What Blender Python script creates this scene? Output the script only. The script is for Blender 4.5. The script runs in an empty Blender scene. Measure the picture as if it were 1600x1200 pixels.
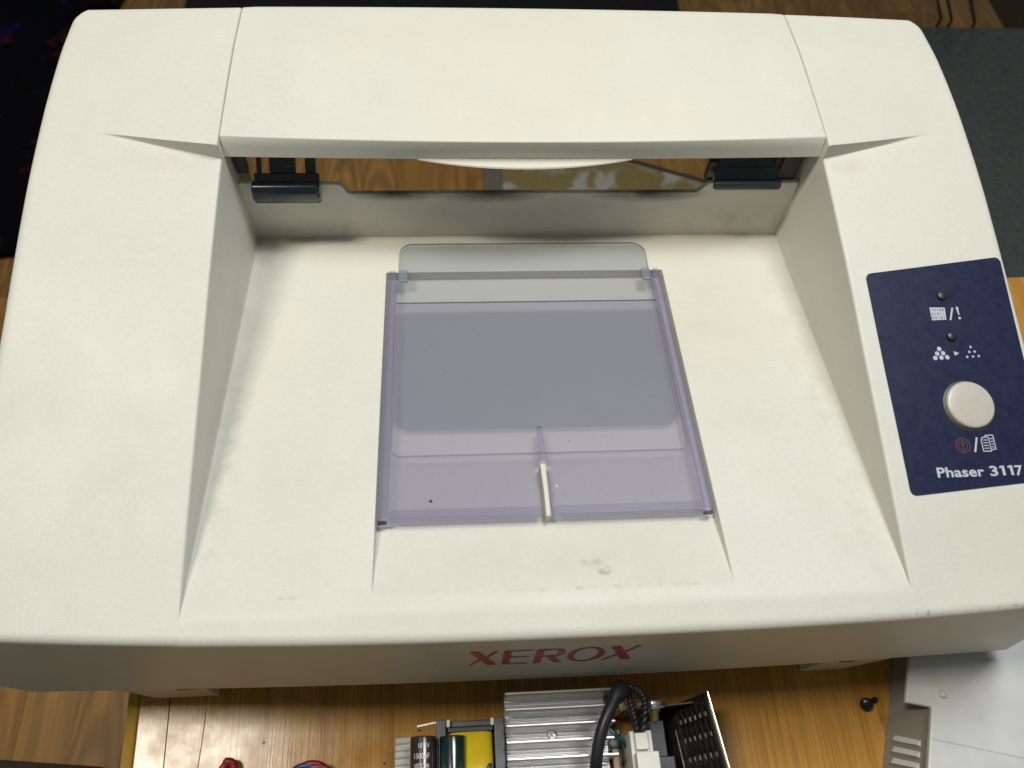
import bpy, math, random
import numpy as np
from mathutils import Vector, Matrix
random.seed(7)
PI = math.pi
SC = bpy.context.scene
C = SC.collection
MM = 0.001                                    # everything below is written in millimetres

# ------------------------------------------------------------------ camera
CAM_F, CAM_P = 1248.55, (-29.947, -54.131, 314.933)
CAM_PITCH, CAM_YAW, CAM_ROLL = 60.0, 8.201, 5.956

def cam_axes():
    p, y, r = [math.radians(a) for a in (CAM_PITCH, CAM_YAW, CAM_ROLL)]
    f = Vector((math.sin(y)*math.cos(p), math.cos(y)*math.cos(p), -math.sin(p)))
    right = Vector((math.cos(y), -math.sin(y), 0)); up = right.cross(f)
    return right*math.cos(r)+up*math.sin(r), -right*math.sin(r)+up*math.cos(r), f
AR, AU, AF = cam_axes()
cam_data = bpy.data.cameras.new('camera')
cam = bpy.data.objects.new('camera', cam_data); C.objects.link(cam)
cam_data.sensor_width = 36.0; cam_data.lens = 36.0*CAM_F/1600.0
cam_data.clip_start = 0.01; cam_data.clip_end = 50
cam.matrix_world = Matrix(((AR.x, AU.x, -AF.x, CAM_P[0]*MM), (AR.y, AU.y, -AF.y, CAM_P[1]*MM),
                           (AR.z, AU.z, -AF.z, CAM_P[2]*MM), (0, 0, 0, 1)))
cam_data.dof.use_dof = True; cam_data.dof.focus_distance = 0.315; cam_data.dof.aperture_fstop = 17
SC.camera = cam

def at(u, v, z):
    """point of the photograph's ray on the level z (mm)"""
    d = AR*((u-800)/CAM_F) + AU*((600-v)/CAM_F) + AF
    t = (z-CAM_P[2])/d.z
    return (CAM_P[0]+t*d.x, CAM_P[1]+t*d.y, z)

# ------------------------------------------------------------------ room light
W = bpy.data.worlds.new("World"); SC.world = W; W.use_nodes = True
W.node_tree.nodes['Background'].inputs[0].default_value = (0.90, 0.98, 0.91, 1)
W.node_tree.nodes['Background'].inputs[1].default_value = 0.135
def area_lamp(name, loc, target, sx, sy, power, col):
    l = bpy.data.lights.new(name, 'AREA'); l.shape = 'RECTANGLE'; l.size = sx; l.size_y = sy
    l.energy = power; l.color = col; l.spread = math.radians(105)
    o = bpy.data.objects.new(name, l); C.objects.link(o); o.location = loc
    o.rotation_euler = (Vector(target)-Vector(loc)).to_track_quat('-Z', 'Y').to_euler()
area_lamp('ceiling_light', (-0.65, 0.14, 1.50), (-0.05, 0.15, 0.0), 0.17, 0.38, 4.0, (1.0, 0.945, 0.82))
area_lamp('second_ceiling_light', (0.24, 0.345, 1.12), (0.0, 0.15, 0.0), 0.32, 0.36, 3.0, (0.96, 0.99, 1.0))
SC.view_settings.view_transform = 'Standard'; SC.view_settings.look = 'None'
SC.view_settings.exposure = 0.0; SC.view_settings.gamma = 1.0

# ------------------------------------------------------------------ materials
class NT:
    def __init__(s, name):
        s.m = bpy.data.materials.new(name); s.m.use_nodes = True
        s.t = s.m.node_tree; s.n = s.t.nodes; s.b = s.n['Principled BSDF']; s.out = s.n['Material Output']
    def new(s, typ, **kw):
        n = s.n.new(typ)
        for k, v in kw.items(): setattr(n, k, v)
        return n
    def link(s, a, b): s.t.links.new(a, b)
    def setv(s, sock, v):
        if isinstance(v, bpy.types.NodeSocket): s.link(v, sock)
        else: sock.default_value = v
    def math(s, op, a, b=0.0, clamp=False):
        n = s.new('ShaderNodeMath', operation=op, use_clamp=clamp); s.setv(n.inputs[0], a); s.setv(n.inputs[1], b); return n.outputs[0]
    def noise(s, vec, scale, detail=3, rough=.55, dist=0):
        n = s.new('ShaderNodeTexNoise'); s.link(vec, n.inputs['Vector'])
        n.inputs['Scale'].default_value = scale; n.inputs['Detail'].default_value = detail
        n.inputs['Roughness'].default_value = rough; n.inputs['Distortion'].default_value = dist
        return n.outputs['Fac']
    def ramp(s, fac, stops):
        n = s.new('ShaderNodeValToRGB'); s.link(fac, n.inputs[0]); e = n.color_ramp.elements
        while len(e) < len(stops): e.new(0.5)
        for k, (p, c) in enumerate(stops):
            e[k].position = p; e[k].color = (c if hasattr(c, '__len__') else (c, c, c)) + ((1,) if not hasattr(c, '__len__') or len(c) == 3 else ())  \
                if hasattr(c, '__len__') else (c, c, c, 1)
        return n.outputs[0]
    def mix(s, fac, a, b, mode='MIX'):
        n = s.new('ShaderNodeMix', data_type='RGBA', blend_type=mode)
        s.setv(n.inputs[0], fac)
        for i, v in ((6, a), (7, b)):
            s.setv(n.inputs[i], v if isinstance(v, bpy.types.NodeSocket) else (tuple(v)+(1,))[:4])
        return n.outputs[2]
    def mapping(s, vec, scale=(1, 1, 1), loc=(0, 0, 0), rot=(0, 0, 0)):
        n = s.new('ShaderNodeMapping'); s.link(vec, n.inputs[0])
        n.inputs['Scale'].default_value = scale; n.inputs['Location'].default_value = loc; n.inputs['Rotation'].default_value = rot
        return n.outputs[0]
    def bump(s, h, strength, dist):
        n = s.new('ShaderNodeBump'); n.inputs['Strength'].default_value = strength; n.inputs['Distance'].default_value = dist
        s.link(h, n.inputs['Height']); s.link(n.outputs[0], s.b.inputs['Normal'])
    def pos(s): return s.new('ShaderNodeNewGeometry').outputs['Position']
    def obj(s): return s.new('ShaderNodeTexCoord').outputs['Object']

def simple(name, col, rough=.5, metal=0., vary=.08, scale=400., bump=.15, bdist=.0002, coat=0., spec=None):
    t = NT(name); p = t.obj()
    f = t.noise(p, scale, 4)
    dark = tuple(c*(1-vary*2) for c in col); light = tuple(min(1, c*(1+vary)) for c in col)
    t.link(t.mix(t.ramp(f, [(.3, 0.), (.7, 1.)]), dark, light), t.b.inputs['Base Color'])
    r = t.ramp(t.noise(p, scale*.3, 3), [(.3, max(.02, rough-.07)), (.7, min(1, rough+.07))])
    t.link(r, t.b.inputs['Roughness'])
    t.b.inputs['Metallic'].default_value = metal
    if coat: t.b.inputs['Coat Weight'].default_value = coat; t.b.inputs['Coat Roughness'].default_value = .12
    if spec is not None: t.b.inputs['Specular IOR Level'].default_value = spec
    if bump: t.bump(t.noise(p, scale*2.5, 2), bump, bdist)
    return t.m

def cover_plastic():
    t = NT('aged_cream_plastic'); p = t.pos()
    base = t.mix(t.ramp(t.noise(p, 14., 4, .6), [(.35, 0.), (.7, 1.)]), (.665, .655, .590), (.645, .632, .56))
    fine = t.ramp(t.noise(p, 700., 3, .7), [(.25, .925), (.75, 1.0)])
    base = t.mix(1.0, base, fine, 'MULTIPLY')
    base = t.mix(1.0, base, t.ramp(t.noise(p, 48., 5, .7), [(.30, .955), (.70, 1.0)]), 'MULTIPLY')
    base = t.mix(t.ramp(t.noise(p, 6., 3, .5), [(.45, 0.), (.75, .5)]), base, (.64, .60, .49))
    # rubbed-in grime along the tray and the rear wall, soot smears, pen ticks: marks with a shape of their own
    def smear(base, c, r, col, k, nscale=160., lo=.42, hi=.68):
        d = t.new('ShaderNodeVectorMath', operation='SUBTRACT'); t.link(p, d.inputs[0]); d.inputs[1].default_value = tuple(a*MM for a in c)
        q = t.new('ShaderNodeVectorMath', operation='MULTIPLY'); t.link(d.outputs[0], q.inputs[0]); q.inputs[1].default_value = tuple(1/(a*MM) for a in r)
        l = t.new('ShaderNodeVectorMath', operation='LENGTH'); t.link(q.outputs[0], l.inputs[0])
        fall = t.math('SUBTRACT', 1.0, l.outputs['Value'], True)
        fall = t.math('POWER', fall, .8)
        n = t.ramp(t.noise(p, nscale, 4, .65), [(lo, 0.), (hi, 1.)])
        f = t.math('MULTIPLY', t.math('MULTIPLY', fall, n), k)
        return t.mix(f, base, col)
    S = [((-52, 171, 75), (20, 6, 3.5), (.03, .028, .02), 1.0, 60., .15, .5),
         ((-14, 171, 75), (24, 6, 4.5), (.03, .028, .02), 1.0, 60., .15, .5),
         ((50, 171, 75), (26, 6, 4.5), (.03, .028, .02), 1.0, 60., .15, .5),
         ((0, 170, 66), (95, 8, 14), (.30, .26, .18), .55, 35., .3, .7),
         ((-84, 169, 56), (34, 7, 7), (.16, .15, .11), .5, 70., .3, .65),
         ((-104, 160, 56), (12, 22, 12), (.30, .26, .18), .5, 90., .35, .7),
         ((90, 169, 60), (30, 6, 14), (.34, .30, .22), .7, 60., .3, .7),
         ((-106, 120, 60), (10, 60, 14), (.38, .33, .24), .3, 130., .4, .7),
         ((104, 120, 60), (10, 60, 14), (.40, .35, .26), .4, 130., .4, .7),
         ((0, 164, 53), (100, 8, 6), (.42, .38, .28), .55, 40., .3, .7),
         ((12.4, 21.7, 68.5), (5.2, 2.4, 3), (.16, .155, .13), .95, 300., .34, .62),
         ((16.1, 18.6, 68.8), (3.0, 2.2, 3), (.12, .115, .10), 1.0, 340., .34, .56),
         ((0.3, 33, 67), (2.2, 6, 3), (.36, .31, .20), .8, 120., .25, .6),
         ((0, 36, 66), (58, 2.4, 4), (.45, .41, .31), .7, 60., .2, .6),
         ((-80, 12.9, 69.5), (9, 1.0, 3), (.35, .31, .24), .45, 300., .45, .6),
         ((18, 12.6, 69.6), (42, 1.0, 3), (.40, .37, .30), .55, 330., .5, .6),
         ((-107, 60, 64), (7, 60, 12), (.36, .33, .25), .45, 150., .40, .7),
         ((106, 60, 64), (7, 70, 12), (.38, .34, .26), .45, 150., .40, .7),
         ((64, 120, 58), (40, 36, 10), (.52, .49, .40), .45, 45., .35, .7),
         ((-80, 60, 64), (28, 30, 10), (.54, .51, .42), .40, 60., .38, .7),
         ((80, 60, 64), (26, 46, 10), (.54, .51, .42), .40, 60., .38, .7),
         ((0, 26, 68), (56, 12, 5), (.52, .50, .43), .45, 70., .38, .7),
         ((112, 0.5, 69), (16, 2.0, 4), (.05, .05, .05), .9, 620., .63, .67),
         ((150, 1.5, 68), (22, 1.6, 4), (.08, .07, .06), 1.0, 620., .64, .68),
         ((99, 25, 72), (14, 9, 6), (.50, .46, .36), .7, 90., .35, .7),
         ((122, 163, 99), (12, 5, 4), (.50, .42, .33), .5, 150., .35, .65),
         ((-130, 165, 100), (22, 5, 4), (.55, .46, .36), .6, 150., .35, .7),
         ((150, 25, 72), (26, 14, 8), (.58, .54, .42), .6, 80., .35, .7)]
    for a in S: base = smear(base, *a)
    # scattered dust specks
    v = t.new('ShaderNodeTexVoronoi'); t.link(p, v.inputs['Vector']); v.inputs['Scale'].default_value = 55.
    sp = t.ramp(v.outputs['Distance'], [(.012, 1.), (.03, 0.)])
    sel = t.ramp(t.noise(p, 9., 2), [(.52, 0.), (.6, .8)])
    base = t.mix(t.math('MULTIPLY', sp, sel), base, (.22, .20, .16))
    t.link(base, t.b.inputs['Base Color'])
    t.link(t.ramp(t.noise(p, 30., 3), [(.3, .40), (.7, .54)]), t.b.inputs['Roughness'])
    t.b.inputs['Specular IOR Level'].default_value = .35
    t.bump(t.noise(p, 1500., 2, .6), .22, .00025)
    return t.m

def clear_plastic(name, tint, haze, hz=.10, rough=.22):
    """see-through moulded plastic: tinted transmission straight through, a little milky scatter, a surface gloss"""
    t = NT(name)
    tr = t.new('ShaderNodeBsdfTransparent'); tr.inputs[0].default_value = (*tint, 1)
    df = t.b; df.inputs['Base Color'].default_value = (*haze, 1); df.inputs['Roughness'].default_value = .5
    gl = t.new('ShaderNodeBsdfGlossy'); gl.inputs['Roughness'].default_value = rough
    m1 = t.new('ShaderNodeMixShader'); m1.inputs[0].default_value = hz
    t.link(tr.outputs[0], m1.inputs[1]); t.link(df.outputs[0], m1.inputs[2])
    fr = t.new('ShaderNodeFresnel'); fr.inputs[0].default_value = 1.42
    m2 = t.new('ShaderNodeMixShader'); front = t.math('SUBTRACT', 1.0, t.new('ShaderNodeNewGeometry').outputs['Backfacing'])
    t.link(t.math('MULTIPLY', t.math('MULTIPLY', fr.outputs[0], .8), front), m2.inputs[0])
    t.link(m1.outputs[0], m2.inputs[1]); t.link(gl.outputs[0], m2.inputs[2])
    t.link(m2.outputs[0], t.out.inputs[0])
    return t.m

def strip_wood():
    t = NT('laminate_floor_strip'); p = t.obj()
    oi = t.new('ShaderNodeObjectInfo'); rnd = oi.outputs['Random']
    off = t.new('ShaderNodeCombineXYZ'); t.link(t.math('MULTIPLY', rnd, 37.), off.inputs[0]); t.link(t.math('MULTIPLY', rnd, 91.), off.inputs[1])
    add = t.new('ShaderNodeVectorMath', operation='ADD'); t.link(p, add.inputs[0]); t.link(off.outputs[0], add.inputs[1])
    v = add.outputs[0]
    tone = t.ramp(rnd, [(0., (.40, .185, .040)), (.3, (.56, .29, .066)), (.55, (.44, .19, .040)), (.75, (.53, .255, .058)), (1., (.62, .35, .092))])
    sp = t.new('ShaderNodeSeparateXYZ'); t.link(p, sp.inputs[0])
    xx = t.math('MULTIPLY', t.math('MULTIPLY', sp.outputs[0], sp.outputs[0]), 150.)
    warp = t.math('MULTIPLY', t.noise(t.mapping(v, (22, 5, 22)), 1., 3, .5), .14)
    ph = t.math('ADD', t.math('ADD', sp.outputs[1], xx), warp)
    band = t.math('SINE', t.math('MULTIPLY', ph, 78.))
    arch = t.ramp(t.math('MULTIPLY', t.math('ADD', band, 1.), .5), [(.1, 0.), (.95, .6)])
    amp = t.ramp(t.math('FRACT', t.math('MULTIPLY', rnd, 7.3)), [(.30, .15), (.55, 1.)])
    col = t.mix(t.math('MULTIPLY', arch, amp), tone, (.20, .105, .035))
    broad = t.noise(t.mapping(v, (55, 2.5, 55)), 1., 2, .5)
    col = t.mix(t.ramp(broad, [(.40, 0.), (.60, .5)]), col, (.20, .10, .03))
    g = t.noise(t.mapping(v, (420, 9, 420)), 1., 4, .6)
    col = t.mix(t.ramp(g, [(.35, .0), (.75, .40)]), col, (.22, .11, .04))
    kn = t.new('ShaderNodeTexVoronoi'); t.link(t.mapping(v, (14, 5, 14)), kn.inputs['Vector']); kn.inputs['Scale'].default_value = 1.
    col = t.mix(t.ramp(kn.outputs['Distance'], [(.035, .75), (.10, 0.)]), col, (.09, .04, .018))
    t.link(col, t.b.inputs['Base Color']); t.b.inputs['Roughness'].default_value = .42
    t.bump(g, .1, .0004)
    return t.m

def table_wood():
    t = NT('worn_oak_veneer'); p = t.obj()
    g = t.noise(t.mapping(p, (1100, 12, 1100)), 1., 5, .62)
    g2 = t.noise(t.mapping(p, (150, 5, 150)), 1., 4, .6, .6)
    col = t.mix(t.ramp(g2, [(.3, 0.), (.72, 1.)]), (.55, .29, .060), (.39, .19, .036))
    col = t.mix(t.ramp(g, [(.45, 0.), (.75, .75)]), col, (.20, .10, .028))
    pores = t.noise(t.mapping(p, (2600, 60, 2600)), 1., 2, .5)
    col = t.mix(t.ramp(pores, [(.60, 0.), (.72, .55)]), col, (.13, .065, .02))
    sx = t.new('ShaderNodeSeparateXYZ'); t.link(p, sx.inputs[0])
    # scuffs: thin wandering scratches in the varnish
    def hair(sc, scale, rot, th):
        n = t.noise(t.mapping(p, scale, rot=(0, 0, rot)), sc, 1, .3)
        d = t.math('ABSOLUTE', t.math('SUBTRACT', n, .5))
        return t.ramp(d, [(0., 1.), (th, 0.)])
    scr = t.math('MAXIMUM', hair(16., (1, .3, 1), .5, .0030), t.math('MAXIMUM', hair(13., (1, .3, 1), -.35, .0024), hair(18., (1, .4, 1), 1.1, .0024)))
    scr = t.math('MULTIPLY', scr, t.ramp(t.noise(p, 26., 3), [(.40, 0.), (.50, 1.)]))
    worn = t.math('MULTIPLY', t.math('ADD', sx.outputs[0], .17), -14., True)
    scr = t.math('MULTIPLY', scr, worn)
    col = t.mix(t.math('MULTIPLY', scr, .7), col, (.10, .055, .02))
    t.link(col, t.b.inputs['Base Color'])
    r = t.ramp(t.noise(p, 70., 5, .7), [(.3, .13), (.7, .27)])
    t.link(t.math('ADD', r, t.math('MULTIPLY', scr, .3)), t.b.inputs['Roughness'])
    t.b.inputs['Specular IOR Level'].default_value = .34
    hgt = t.math('SUBTRACT', t.math('ADD', t.math('MULTIPLY', g, .25), t.math('MULTIPLY', t.noise(p, 60., 3), .6)), t.math('MULTIPLY', scr, .5))
    t.bump(hgt, .22, .0004)
    return t.m

def fabric(name, cols, scale, rough=.95, fine=900.):
    t = NT(name); p = t.obj()
    f = t.noise(p, scale, 4, .65)
    n = len(cols)
    col = t.ramp(f, [(.3+.4*k/(n-1), c) for k, c in enumerate(cols)])
    wv = t.noise(t.mapping(p, (1, .35, 1), rot=(0, 0, .6)), fine, 3, .7)
    col = t.mix(1.0, col, t.ramp(wv, [(.25, .45), (.75, 1.25)]), 'MULTIPLY')
    t.link(col, t.b.inputs['Base Color']); t.b.inputs['Roughness'].default_value = rough
    t.b.inputs['Specular IOR Level'].default_value = .15
    t.bump(wv, .5, .0015)
    return t.m

def blotch_fabric(name, ground, blots, scale, th=.60):
    t = NT(name); p = t.obj(); col = t.mix(0.0, ground, ground)
    for k, (c, loc) in enumerate(blots):
        q = t.mapping(p, (1, 1, 1), loc)
        f = t.ramp(t.noise(q, scale, 3, .6, .4), [(th, 0.), (th+.05, 1.)])
        col = t.mix(f, col, c)
    wv = t.noise(p, 500., 3, .7)
    col = t.mix(1.0, col, t.ramp(wv, [(.3, .6), (.75, 1.15)]), 'MULTIPLY')
    t.link(col, t.b.inputs['Base Color']); t.b.inputs['Roughness'].default_value = .95
    t.b.inputs['Specular IOR Level'].default_value = .1
    t.bump(wv, .4, .001)
    return t.m

def brushed(name, col, rough, axis_scale, bs=.12):
    t = NT(name); p = t.obj()
    g = t.noise(t.mapping(p, axis_scale), 1., 3, .6)
    t.link(t.mix(g, tuple(c*.82 for c in col), col), t.b.inputs['Base Color'])
    t.b.inputs['Metallic'].default_value = .95
    t.link(t.ramp(g, [(.3, rough-.06), (.7, rough+.10)]), t.b.inputs['Roughness'])
    t.bump(g, bs, .0002)
    return t.m

M = {}
M['cream'] = cover_plastic()
M['foot'] = simple('cream_foot_plastic', (.66, .58, .43), .5, vary=.06, scale=120)
M['navy'] = simple('gloss_navy_plastic', (.007, .012, .022), .14, vary=.15, scale=90, bump=.08, coat=.6)
M['slate'] = simple('dull_slate_plastic', (.022, .036, .046), .42, vary=.1, scale=90)
M['panel'] = simple('navy_overlay_film', (.012, .016, .050), .36, vary=.10, scale=900, bump=.15, bdist=.0002, spec=.25)
M['print'] = simple('pale_print', (.45, .48, .53), .5, vary=.04, bump=0)
M['redprint'] = simple('dull_red_print', (.060, .015, .024), .5, vary=.05, bump=0)
M['panelprint'] = simple('navy_print', (.06, .07, .12), .5, vary=.05, bump=0)
M['logo'] = simple('red_logo_print', (.42, .035, .05), .45, vary=.06, bump=0)
M['led'] = simple('smoked_black_lens', (.014, .016, .013), .42, vary=.1, bump=0)
M['button'] = simple('satin_warm_grey_button', (.50, .465, .41), .30, vary=.02, scale=500, bump=.06, coat=.25)
M['rim'] = simple('olive_button_collar', (.09, .075, .045), .35, bump=0)
M['purple'] = clear_plastic('violet_clear_plastic', (.855, .848, .905), (.40, .39, .455), .13)
M['thin'] = clear_plastic('violet_thin_plastic', (.885, .880, .925), (.39, .385, .45), .09)
M['smoke'] = clear_plastic('smoky_clear_plastic', (.895, .905, .925), (.42, .44, .48), .07, .18)
M['milky'] = clear_plastic('milky_plastic_tab', (.78, .80, .86), (.36, .38, .45), .30)
M['smokeedge'] = clear_plastic('smoky_plastic_edge', (.42, .42, .47), (.10, .10, .12), .35, .2)
M['violetedge'] = clear_plastic('violet_plastic_edge', (.50, .46, .62), (.16, .14, .22), .25, .2)
M['floor'] = strip_wood()
M['subfloor'] = simple('dark_floor_gap', (.05, .028, .012), .8, bump=0)
M['table'] = table_wood()
M['band'] = simple('yellow_oak_edge_band', (.44, .265, .055), .75, vary=.12, scale=60, spec=.1)
M['felt'] = fabric('charcoal_felt', [(.066, .078, .078), (.104, .120, .116)], 120.)
M['floral'] = blotch_fabric('black_floral_cloth', (.004, .004, .007), [((.085, .011, .022), (0, 0, 0)), ((.010, .010, .085), (3, 1, 0)), ((.020, .032, .011), (7, 2, 1)), ((.045, .016, .008), (1, 9, 2))], 8., .60)
M['rug'] = blotch_fabric('olive_rug', (.34, .265, .11), [((.44, .40, .27), (.3, .1, 0)), ((.56, .54, .48), (4.2, 1.3, 0))], 9., .545)
M['rugedge'] = simple('grey_rug_border', (.19, .165, .14), .9, vary=.1, scale=200)
M['rughem'] = simple('dark_rug_hem', (.06, .05, .045), .9)
M['black'] = simple('black_cloth', (.010, .010, .014), .9, vary=.2, scale=40)
M['brownwood'] = simple('dark_brown_wood', (.030, .018, .010), .85, vary=.2, scale=60)
M['alu'] = brushed('extruded_aluminium', (.84, .83, .83), .36, (20, 900, 900), .03)
M['steel'] = brushed('bright_steel', (.72, .71, .68), .28, (400, 400, 400))
M['darksteel'] = brushed('black_plated_steel', (.15, .14, .115), .36, (90, 500, 500))
M['brass'] = brushed('yellow_zinc', (.55, .45, .16), .3, (600, 600, 600))
M['rubber'] = simple('black_rubber_sleeve', (.014, .015, .020), .42, vary=.12, scale=200)
M['capbrown'] = simple('brown_black_sleeve', (.030, .020, .020), .22, vary=.1, scale=100, bump=.05, coat=.4)
M['capgreen'] = simple('green_black_sleeve', (.006, .024, .024), .20, vary=.1, scale=100, bump=.05, coat=.4)
M['captext'] = simple('silver_sleeve_print', (.55, .52, .47), .4, bump=0)
M['captext2'] = simple('dull_teal_print', (.05, .10, .095), .4, bump=0)
M['yellow'] = simple('yellow_winding_tape', (.62, .44, .012), .25, vary=.08, scale=60, bump=.3, bdist=.0006, coat=.4)
M['ferrite'] = simple('grey_ferrite', (.085, .095, .10), .42, vary=.25, scale=130, bump=.4)
M['bobbin'] = simple('black_bobbin_plastic', (.012, .013, .018), .35, vary=.2, scale=150)
M['whitenylon'] = simple('white_nylon', (.66, .64, .58), .4, vary=.04, scale=150)
M['pcb'] = simple('brown_circuit_board', (.20, .12, .03), .5, vary=.15, scale=200)
M['ribbon'] = simple('grey_ribbon_insulation', (.55, .55, .53), .45, vary=.05, scale=200)
M['tan'] = simple('tan_coil_varnish', (.26, .17, .03), .35, vary=.15, scale=150)
M['teal'] = simple('teal_wire', (.0, .10, .09), .35, bump=0)
M['redwire'] = simple('red_wire', (.26, .012, .02), .38, vary=.1)
M['bluewire'] = simple('blue_wire', (.03, .05, .17), .38, vary=.1)
M['grey'] = simple('light_grey_panel_plastic', (.57, .575, .56), .45, vary=.05, scale=60, bump=.18)
M['taupe'] = simple('shaded_taupe_plastic', (.255, .235, .20), .55, vary=.06, scale=60, bump=.18)  # darker than the sheet: the wall's shade is put into this colour
M['blackscrew'] = simple('black_screw', (.010, .010, .011), .3, metal=.3, bump=0)

# ------------------------------------------------------------------ mesh helpers
class MB:
    def __init__(s): s.v = []; s.f = []
    def add(s, vs, fs):
        o = len(s.v); s.v += [tuple(p) for p in vs]; s.f += [tuple(i+o for i in f) for f in fs]; return s
    def box(s, x0, x1, y0, y1, z0, z1):
        return s.add([(x, y, z) for z in (z0, z1) for y in (y0, y1) for x in (x0, x1)],
                     [(0, 2, 3, 1), (4, 5, 7, 6), (0, 1, 5, 4), (2, 6, 7, 3), (0, 4, 6, 2), (1, 3, 7, 5)])
    def prism(s, poly, z0, z1, fn=None):
        """poly in xy; z0/z1 numbers or functions of (x, y)"""
        a = sum(poly[i][0]*poly[(i+1) % len(poly)][1]-poly[(i+1) % len(poly)][0]*poly[i][1] for i in range(len(poly)))
        if a < 0: poly = poly[::-1]
        n = len(poly); g = lambda z, p: z(*p) if callable(z) else z
        vs = [(p[0], p[1], g(z0, p)) for p in poly]+[(p[0], p[1], g(z1, p)) for p in poly]
        if fn: vs = [fn(*v) for v in vs]
        return s.add(vs, [tuple(range(n))[::-1], tuple(range(n, 2*n))]+[(i, (i+1) % n, n+(i+1) % n, n+i) for i in range(n)])
    def tube(s, pts, r, n=12, cap=True, rfn=None):
        pts = [Vector(p) for p in pts]; rings = []; up = None
        for i, p in enumerate(pts):
            d = (pts[min(i+1, len(pts)-1)]-pts[max(i-1, 0)]).normalized()
            if up is None: up = d.orthogonal().normalized()
            up = (up-d*up.dot(d)).normalized(); sd = d.cross(up)
            rr = rfn(i/(len(pts)-1)) if rfn else r
            rings.append([p+(up*math.cos(2*PI*k/n)+sd*math.sin(2*PI*k/n))*rr for k in range(n)])
        vs = [v for rg in rings for v in rg]
        fs = [(i*n+k, i*n+(k+1) % n, (i+1)*n+(k+1) % n, (i+1)*n+k) for i in range(len(pts)-1) for k in range(n)]
        if cap: fs += [tuple(range(n))[::-1], tuple((len(pts)-1)*n+k for k in range(n))]
        return s.add(vs, fs)
    def lathe(s, prof, o, ax, n=32):
        """prof: list of (radius, height along ax)"""
        o = Vector(o); ax = Vector(ax).normalized(); u = ax.orthogonal().normalized(); w = ax.cross(u)
        vs = [o+ax*h+(u*math.cos(2*PI*k/n)+w*math.sin(2*PI*k/n))*r for r, h in prof for k in range(n)]
        m = len(prof)
        fs = [(i*n+k, i*n+(k+1) % n, (i+1)*n+(k+1) % n, (i+1)*n+k) for i in range(m-1) for k in range(n)]
        fs += [tuple(range(n))[::-1], tuple((m-1)*n+k for k in range(n))]
        return s.add(vs, fs)
    def loft(s, secs, close=True, cap=True):
        n = len(secs[0]); vs = [v for q in secs for v in q]; fs = []
        for i in range(len(secs)-1):
            for k in range(n if close else n-1):
                fs.append((i*n+k, (i+1)*n+k, (i+1)*n+(k+1) % n, i*n+(k+1) % n))
        if cap: fs += [tuple(range(n)), tuple((len(secs)-1)*n+k for k in range(n))[::-1]]
        return s.add(vs, fs)
    def build(s, name, mat, parent=None, bevel=0, seg=2, smooth=35, root=None):
        o = (0, 0, 0)
        r = parent
        while r is not None:
            o = tuple(a+b for a, b in zip(o, r.location)); r = r.parent
        me = bpy.data.meshes.new(name)
        me.from_pydata([((x*MM)-o[0], (y*MM)-o[1], (z*MM)-o[2]) for x, y, z in s.v], [], s.f)
        me.update()
        me.materials.append(mat)
        if smooth:
            me.polygons.foreach_set('use_smooth', [True]*len(me.polygons))
            me.set_sharp_from_angle(angle=math.radians(smooth))
        ob = bpy.data.objects.new(name, me); C.objects.link(ob)
        if parent: ob.parent = parent
        if bevel:
            b = ob.modifiers.new('bevel', 'BEVEL'); b.width = bevel*MM; b.segments = seg; b.limit_method = 'ANGLE'; b.angle_limit = math.radians(40)
            b.harden_normals = True
        return ob

def edge_faces(o, m):
    o.data.materials.append(m)
    for p in o.data.polygons:
        if abs(p.normal.z) < .5 and p.normal.y > -.35: p.material_index = 1
def tag(o, label, cat, group=None):
    o['label'] = label; o['category'] = cat
    if group: o['group'] = group
    return o
def thing(name, loc, label, cat, group=None):
    o = bpy.data.objects.new(name, None); C.objects.link(o); o.empty_display_size = .02
    o.location = tuple(a*MM for a in loc); return tag(o, label, cat, group)
def lerp(a, b, t): return a+(b-a)*t
def sstep(t):
    t = np.clip(t, 0, 1); return t*t*(3-2*t)
def rounded(x0, x1, y0, y1, r, n=6, corners=(1, 1, 1, 1)):
    """ccw outline; corners: (x0y0, x1y0, x1y1, x0y1)"""
    P = []
    for (cx, cy, a0, on, px, py) in ((x0+r, y0+r, PI, corners[0], x0, y0), (x1-r, y0+r, 1.5*PI, corners[1], x1, y0), (x1-r, y1-r, 0, corners[2], x1, y1), (x0+r, y1-r, .5*PI, corners[3], x0, y1)):
        if on: P += [(cx+r*math.cos(a0+.5*PI*k/n), cy+r*math.sin(a0+.5*PI*k/n)) for k in range(n+1)]
        else: P.append((px, py))
    return P
def text_polys(body, size, bold=0.0, spacing=1.0):
    """letters of the built-in font as a mesh in the xy plane (verts, faces), units of mm"""
    cu = bpy.data.curves.new('lettering_curve', 'FONT'); cu.body = body; cu.size = size; cu.offset = bold; cu.space_character = spacing
    cu.resolution_u = 4; cu.fill_mode = 'FRONT' if hasattr(cu, 'fill_mode') else 'FULL'
    ob = bpy.data.objects.new('lettering_tmp', cu); C.objects.link(ob)
    dg = bpy.context.evaluated_depsgraph_get(); ev = ob.evaluated_get(dg); me = bpy.data.meshes.new_from_object(ev)
    vs = [tuple(v.co) for v in me.vertices]; fs = [tuple(p.vertices) for p in me.polygons]
    bpy.data.objects.remove(ob); bpy.data.curves.remove(cu); bpy.data.meshes.remove(me)
    return vs, fs

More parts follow.
